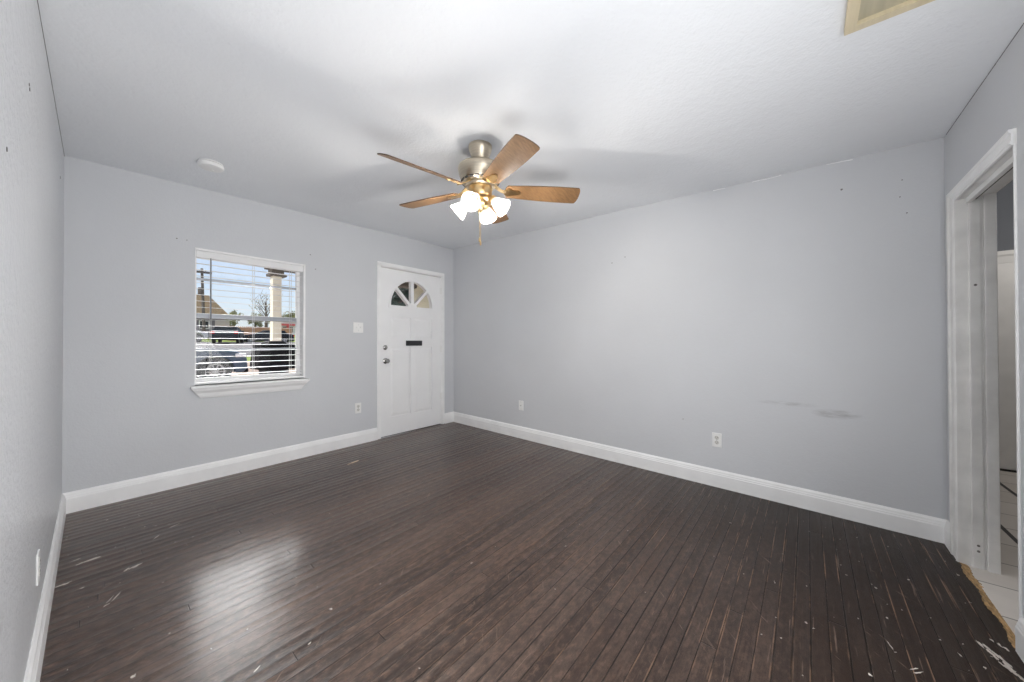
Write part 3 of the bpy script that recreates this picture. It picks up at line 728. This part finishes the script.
m_navy = mat('dark_car_paint', (.022, .026, .034), .5, spec=.2)
m_wcar = mat('white_car_paint', (.72, .72, .70), .3, coat=.5)
m_fence = mat('cedar_fence', (.50, .27, .14), .8, noise=(3, .2, (14, 1, 1)))
m_roof = mat('tan_shingle', (.42, .31, .20), .9, noise=(8, .2))
m_hwall = mat('dim_house_wall', (.17, .16, .18), .8, noise=(4, .1))
m_red = mat('red_paint', (.62, .12, .12), .5)
m_wood = mat('grey_pole_wood', (.10, .085, .075), .9, noise=(10, .2))
m_leaf = mat('olive_leaves', (.16, .17, .06), .8, noise=(2, .35))
m_leafd = mat('dark_leaves', (.03, .06, .045), .8, noise=(2, .35))
m_leafl = mat('dry_leaves', (.28, .25, .13), .8, noise=(2, .3))
m_bark = mat('bark', (.10, .08, .065), .9, noise=(12, .3))

GY = [(0.16, -.02), (10, 0.0), (13.8, .45), (16, .85), (33, 1.10), (41, 1.45), (58, 2.6), (75, 3.4), (160, 6)]
def gz(y):
    for (a, za), (c, zc) in zip(GY, GY[1:]):
        if y <= c: return za+(zc-za)*(y-a)/(c-a)
    return GY[-1][1]
def strip(name, ys, x0, x1, m, label, cat, dz=0):
    vs = []; fs = []
    for y in ys: vs += [(x0, y, gz(y)+dz), (x1, y, gz(y)+dz), (x1, y, gz(y)-.3), (x0, y, gz(y)-.3)]
    for i in range(len(ys)-1):
        for q in range(4): fs.append((i*4+q, i*4+(q+1) % 4, (i+1)*4+(q+1) % 4, (i+1)*4+q))
    fs += [(0, 1, 2, 3), tuple((len(ys)-1)*4+q for q in (3, 2, 1, 0))]
    return meta(MB().add(vs, fs).build(name, m), label, cat, kind='structure')
strip('driveway', [.16, 5, 10, 12, 13.8], -25, 60, m_conc, 'pale concrete driveway outside the window', 'driveway')
strip('lawn', [13.8, 14.6], -25, 60, m_grass, 'narrow green verge beyond the driveway', 'lawn')
strip('street', [14.6, 16, 25, 33, 39], -25, 90, m_asph, 'grey street beyond the verge', 'street')
strip('lawn', [39, 41, 50, 58, 75, 160], -60, 150, m_grass, 'wide pale green lawn across the street', 'lawn')
rf_ = MB().prism([(.62, 2.62), (.62, 2.78), (-2.4, 4.1), (-8.0, 2.9), (-8.0, 2.72), (-2.4, 3.9)], lambda u, v, d: (d, u, v), -.2, 7.0).build('roof', m_roof)
meta(rf_, 'pitched roof of the house itself, out of sight above', 'roof', kind='structure')
o = MB().box((.9, .15, -.02), (3.9, 1.75, .035)).build('porch_floor', m_conc); meta(o, 'concrete porch slab outside the entry door', 'porch', kind='structure')
pw = MB().box((3.9, .15, -.02), (4.05, 1.66, 2.42))
for i in range(14): pw.box((3.888, .15, .12+i*.16), (3.90, 1.66, .12+i*.16+.145))
o = pw.build('wall_porch', m_cream); meta(o, 'cream board siding seen through the fan window of the door', 'wall', kind='structure')
o = MB().box((1.60, 1.53, 2.155), (4.05, 1.72, 2.42)).build('porch_beam', m_beam, bevel=.01); meta(o, 'dark porch beam behind the top right of the blind', 'beam', kind='structure')
o = MB().box((1.60, .15, 2.42), (4.1, 1.85, 2.50)).build('porch_roof', m_beam); meta(o, 'porch roof over the entry door', 'roof', kind='structure')
pc = thing('porch_column', 'cream porch column under the dark beam', 'column', (1.71, 1.62, .035))
MB().box((1.66, 1.565, .035), (1.765, 1.675, 2.06)).build('shaft', m_colw, pc, bevel=.006)
MB().box((1.62, 1.535, 2.06), (1.82, 1.705, 2.095)).box((1.64, 1.55, 2.095), (1.79, 1.69, 2.155)).build('capital', m_beam, pc, bevel=.004)
MB().box((1.635, 1.54, .035), (1.79, 1.70, .16)).build('plinth', m_colw, pc, bevel=.004)

bn = thing('patio_bin', 'big black boxy object with a raised top close outside the window', 'bin', (1.52, .85, .035))
def taper(b, z0, z1, a0, a1):
    (x0, y0, x1, y1), (u0, v0, u1, v1) = a0, a1
    return b.add([(x0, y0, z0), (x1, y0, z0), (x1, y1, z0), (x0, y1, z0), (u0, v0, z1), (u1, v0, z1), (u1, v1, z1), (u0, v1, z1)],
                 [(0, 3, 2, 1), (4, 5, 6, 7), (0, 1, 5, 4), (1, 2, 6, 5), (2, 3, 7, 6), (3, 0, 4, 7)])
taper(MB(), .865, 1.125, (1.285, .72, 1.69, 1.06), (1.315, .72, 1.72, 1.06)).build('body', m_binp, bn, bevel=.015)
MB().box((1.312, .715, 1.125), (1.725, 1.07, 1.150)).build('lid', m_binp, bn, bevel=.01)
taper(MB(), 1.150, 1.185, (1.385, .74, 1.585, 1.04), (1.41, .78, 1.56, 1.0)).build('lid_handle', m_binp, bn, bevel=.012)
taper(MB(), .10, .865, (1.40, .76, 1.56, 1.02), (1.37, .74, 1.60, 1.04)).build('pedestal', m_binp, bn, bevel=.015)
for xx in (1.36, 1.60):
    for yy in (.77, 1.01):
        MB().lathe([(.01, -.018), (.055, -.018), (.065, -.01), (.065, .01), (.055, .018), (.01, .018)], frame_to((xx, yy, .10), (1, 0, 0)), 16).build('wheel', m_tyre, bn)
MB().box((1.33, .75, .095), (1.63, 1.03, .125)).build('base', m_binp, bn, bevel=.01)

def car(name, label, loc, rz, paint, group=None, h=1.0, suv=True):
    t = thing(name, label, 'car', loc, group, rz=rz)
    Lc, Wd = 4.6, 1.84; r = .36; ax_ = (.92, 3.84)
    def side(u, v, d): return (u-2.3, d, v)
    top = [(4.60, .45), (4.58, .72), (4.50, .86), (4.30, .95), (3.45, 1.04), (3.30, 1.06), (.25, 1.06), (.06, .98), (0, .70), (.02, .45)]
    bot = [(.10, .32)]
    for axx in ax_:
        bot.append((axx-r-.07, .32))
        for i in range(0, 13):
            a = PI-PI*i/12; bot.append((axx+(r+.07)*math.cos(a), r+.02+(r+.06)*math.sin(a)))
        bot.append((axx+r+.07, .32))
    bot.append((4.48, .30))
    MB().prism(list(reversed(top))+list(reversed(bot)) if False else top+bot, side, -Wd/2, Wd/2).build('body', paint, t, local=True, bevel=.05, seg=3)
    zt_ = 1.66 if suv else 1.44; xr = .12 if suv else .55
    lo_ = [(xr, 1.05), (3.42, 1.05)]; hi_ = [(xr+.35, zt_), (2.55, zt_)]
    g = MB(); y0, y1 = Wd/2-.04, Wd/2-.20
    g.add([(lo_[0][0]-2.3, -y0, 1.05), (lo_[1][0]-2.3, -y0, 1.05), (lo_[1][0]-2.3, y0, 1.05), (lo_[0][0]-2.3, y0, 1.05),
           (hi_[0][0]-2.3, -y1, zt_-.06), (hi_[1][0]-2.3, -y1, zt_-.06), (hi_[1][0]-2.3, y1, zt_-.06), (hi_[0][0]-2.3, y1, zt_-.06)],
          [(0, 3, 2, 1), (4, 5, 6, 7), (0, 1, 5, 4), (1, 2, 6, 5), (2, 3, 7, 6), (3, 0, 4, 7)])
    g.build('windows', m_carglass, t, local=True, bevel=.03)
    rf = MB().box((hi_[0][0]-2.38, -y1-.02, zt_-.07), (hi_[1][0]-2.22, y1+.02, zt_))
    for fx0, fx1 in ((lo_[0][0], hi_[0][0]), (1.75, 1.72), (lo_[1][0], hi_[1][0])):
        for s in (-1, 1):
            rf.tube([(fx0-2.3, s*y0, 1.05), (fx1-2.3, s*y1, zt_-.04)], .035, 6)
    rf.build('roof', paint, t, local=True, bevel=.015)
    for axx in ax_:
        for s in (-1, 1):
            m = frame_to((axx-2.3, s*(Wd/2-.11), r), (0, s, 0))
            wh = MB().lathe([(.20, -.10), (r-.02, -.10), (r, -.06), (r, .06), (r-.03, .10), (.23, .10), (.22, .06)], m, 24, closed=False).build('wheel', m_tyre, t, local=True, smooth=True)
            rm = MB().lathe([(.001, .03), (.06, .06), (.065, .085), (.001, .09)], m, 16)
            rm.lathe([(.20, .0), (.235, .0), (.235, .095), (.215, .095)], m, 24, closed=False)
            for k in range(10): rm.box((.05, -.014, .05), (.22, .014, .085), m @ Matrix.Rotation(2*PI*k/10, 4, 'Z'))
            rm.build('rim', m_rim, wh, local=True)
            MB().lathe([(.001, -.09), (.36, -.09), (.40, -.05), (.001, -.05)], m, 20).build('wheel_well', m_trim, t, local=True)
    for s in (-1, 1):
        MB().box((4.28-2.3, s*.80-.13, .76), (4.56-2.3, s*.80+.10 if s > 0 else s*.80+.13, .88)).build('headlight', m_lamp, t, local=True, bevel=.03)
        MB().box((.0-2.3, s*.78-.14, .80), (.12-2.3, s*.78+.14, 1.02)).build('taillight', m_tail, t, local=True, bevel=.02)
        MB().box((3.05-2.3, s*.97-.08, 1.03), (3.20-2.3, s*.97+.08, 1.16)).build('side_mirror', paint, t, local=True, bevel=.03)
    MB().box((4.50-2.3, -.55, .50), (4.62-2.3, .55, .74)).build('grille', m_trim, t, local=True, bevel=.03)
    MB().box((4.44-2.3, -.86, .30), (4.63-2.3, .86, .46)).build('front_bumper', m_trim, t, local=True, bevel=.04)
    MB().box((-.04-2.3, -.86, .34), (.12-2.3, .86, .50)).build('rear_bumper', m_trim, t, local=True, bevel=.04)
    return t
car('parked_car', 'slate blue car close outside, its front wheel behind the lower left of the blind', (.82, 9.95, .0), 0, m_slate)
car('parked_car', 'dark vehicle with red tail lamp parked across the street', (7.9, 36.0, gz(36.0)), math.radians(72), m_navy, suv=False)
car('parked_car', 'pale car half hidden at the far left of the window', (4.6, 39.6, gz(39.6)), math.radians(8), m_wcar, suv=False)
car('parked_car', 'small dark car in front of the tan fence, beside the porch column', (11.9, 39.9, gz(39.9)-.25), math.radians(175), m_navy, suv=False)

fn = thing('wood_fence', 'orange tan board fence beyond the street', 'fence', (11.5, 42, gz(42)))
for i in range(36):
    x = 9.0+i*.165; MB().prism([(x, 1.35), (x+.155, 1.35), (x+.155, 2.98), (x+.12, 3.04), (x+.035, 3.04), (x, 2.98)], back, 41.98, 42.01).build('board', m_fence, fn)
for zz in (1.75, 2.7): MB().box((9.0, 42.01, zz-.04), (9.0+36*.165, 42.06, zz+.04)).build('rail', m_fence, fn)

hs = thing('house', 'house with a tan pitched roof behind the left of the window', 'house', (5.0, 52, gz(52)))
hz = gz(48)
MB().box((-3.5, 48, hz-.3), (9.9, 56, 4.5)).build('walls', m_hwall, hs)
MB().prism([(-4.2, 4.35), (10.4, 4.35), (10.0, 4.65), (8.3, 6.6), (-3.0, 6.6), (-4.2, 4.6)], back, 47.2, 56.5).build('roof', m_roof, hs)
MB().box((9.0, 47.9, hz-.2), (10.3, 48.02, 3.9)).build('garage_door', mat('pale_door', (.55, .50, .48), .6), hs)
for x in (6.2, 7.6):
    f_ = MB().plate(rect(x, 2.9, x+.9, 3.8), [rect(x+.08, 2.98, x+.82, 3.72)], back, 47.9, 48.0).build('window', m_wcar, hs); MB().box((x+.08, 47.93, 2.98), (x+.82, 47.96, 3.72)).build('pane', m_carglass, f_)

up_ = thing('utility_pole', 'dark utility pole with a crossarm rising behind the house roof', 'pole', (7.5, 45, gz(45)))
MB().tube([(7.62, 45, 1.3), (7.40, 45, 9.15)], [.15, .11], 10).build('pole', m_wood, up_)
MB().box((6.75, 44.85, 8.65), (8.20, 45.0, 8.85)).build('crossarm', m_wood, up_)
MB().lathe([(.001, 0), (.2, 0), (.24, .09), (.24, .7), (.18, .8), (.001, .82)], Matrix.Translation((7.28, 44.8, 6.3)), 14).build('transformer', m_wood, up_)
for x in (6.85, 7.2, 7.7, 8.1): MB().lathe([(.001, 0), (.04, 0), (.06, .07), (.03, .17), (.001, .18)], Matrix.Translation((x, 44.93, 8.85)), 8).build('insulator', m_rim, up_)

st_ = thing('shop', 'low red and white building far off, right of the porch column', 'building', (21.5, 60, gz(58)))
g0 = gz(58)
MB().box((18.4, 58, g0-.1), (28, 63, 4.6)).build('walls', m_wcar, st_)
MB().box((18.3, 57.7, 4.0), (28.1, 58.05, 4.3)).box((18.3, 57.75, 4.6), (20.2, 58.05, 4.95)).build('fascia', m_red, st_)
for x in (18.8, 19.7, 20.5): MB().box((x, 57.95, g0+.4), (x+.45, 58.02, 3.8)).build('window', m_carglass, st_)
MB().box((19.28, 57.6, g0), (19.62, 57.9, 4.0)).build('post', m_red, st_)

def tree(label, x, y, h, cw, ch, leafm, group='trees on the horizon', n=900, bare=False, seed=1, name='tree'):
    rnd = random.Random(seed); g = gz(y)
    t = thing(name, label, 'tree', (x, y, g), group)
    tk = MB(); tk.tube([(x, y, g-.1), (x+.05, y, g+h*.35), (x-.03, y, g+h*.75)], [cw*.05+.05, cw*.035+.03, .03], 8)
    for k in range(14 if bare else 6):
        a = rnd.uniform(0, 2*PI); z0 = g+h*rnd.uniform(.3, .6); e = rnd.uniform(.5, .95)
        p1 = Vector((x+math.cos(a)*cw*.25*e, y+math.sin(a)*cw*.25*e, z0+h*.15)); p2 = Vector((x+math.cos(a)*cw*.5*e, y+math.sin(a)*cw*.5*e, z0+h*.32*e))
        tk.tube([(x, y, z0), p1, p2], [.05, .03, .012], 5)
        if bare:
            for q in range(3):
                b2 = rnd.uniform(0, 2*PI); tk.tube([p1.lerp(p2, .3*q+.2), p1.lerp(p2, .3*q+.2)+Vector((math.cos(b2)*cw*.16, math.sin(b2)*cw*.16, h*.14))], [.022, .008], 4)
    tk.build('trunk', m_bark, t, weld=False)
    lf = MB()
    cl_ = [(rnd.gauss(0, .36), rnd.gauss(0, .36), rnd.gauss(0, .30)) for _ in range(16)]
    for i in range(n):
        c = rnd.choice(cl_); p = Vector([c[q]+rnd.gauss(0, .15) for q in range(3)])
        if p.length > 1.05: p = p.normalized()*rnd.uniform(.7, 1.05)
        p = Vector((x+p.x*cw/2, y+p.y*cw/2, g+h-ch/2+p.z*ch/2)); s = rnd.uniform(.035, .07)*cw*(.6 if bare else 1)
        u = Vector([rnd.gauss(0, 1) for _ in range(3)]).normalized(); v_ = u.orthogonal().normalized()
        lf.add([p-u*s, p-v_*s*.55, p+u*s, p+v_*s*.55], [(0, 1, 2, 3)])
    lf.build('foliage', leafm, t, weld=False)
    return t
for i, (x, h, cw) in enumerate([(16.2, 4.3, 3.4), (19.4, 4.0, 3.2), (22.6, 3.7, 3.0)]):
    tree('low olive tree on the horizon left of the porch column', x, 75, h, cw, h*.9, m_leaf, seed=i+3, group='low trees left of the column')
for i, (x, h, cw) in enumerate([(25.6, 5.0, 4.6), (30.0, 4.7, 4.4), (34.5, 4.6, 4.4)]):
    tree('olive tree on the horizon right of the porch column', x, 76, h, cw, h*.85, m_leaf if i != 1 else m_leafl, seed=i+13, group='trees right of the column')
tree('thin bare tree reaching into the sky left of the column', 14.2, 49, 6.2, 3.6, 3.4, m_leafl, group=None, n=90, bare=True, seed=31)
for i, (x, y, h, cw) in enumerate([(5.3, 4.9, 3.9, 2.0), (8.0, 8.2, 5.0, 2.8), (11.5, 10.5, 5.4, 3.0)]):
    tree('dark leafy tree seen through the fan window of the entry door', x, y, h, cw, h*.75, m_leafd, seed=i+41, n=1500, group='dark trees beyond the porch')
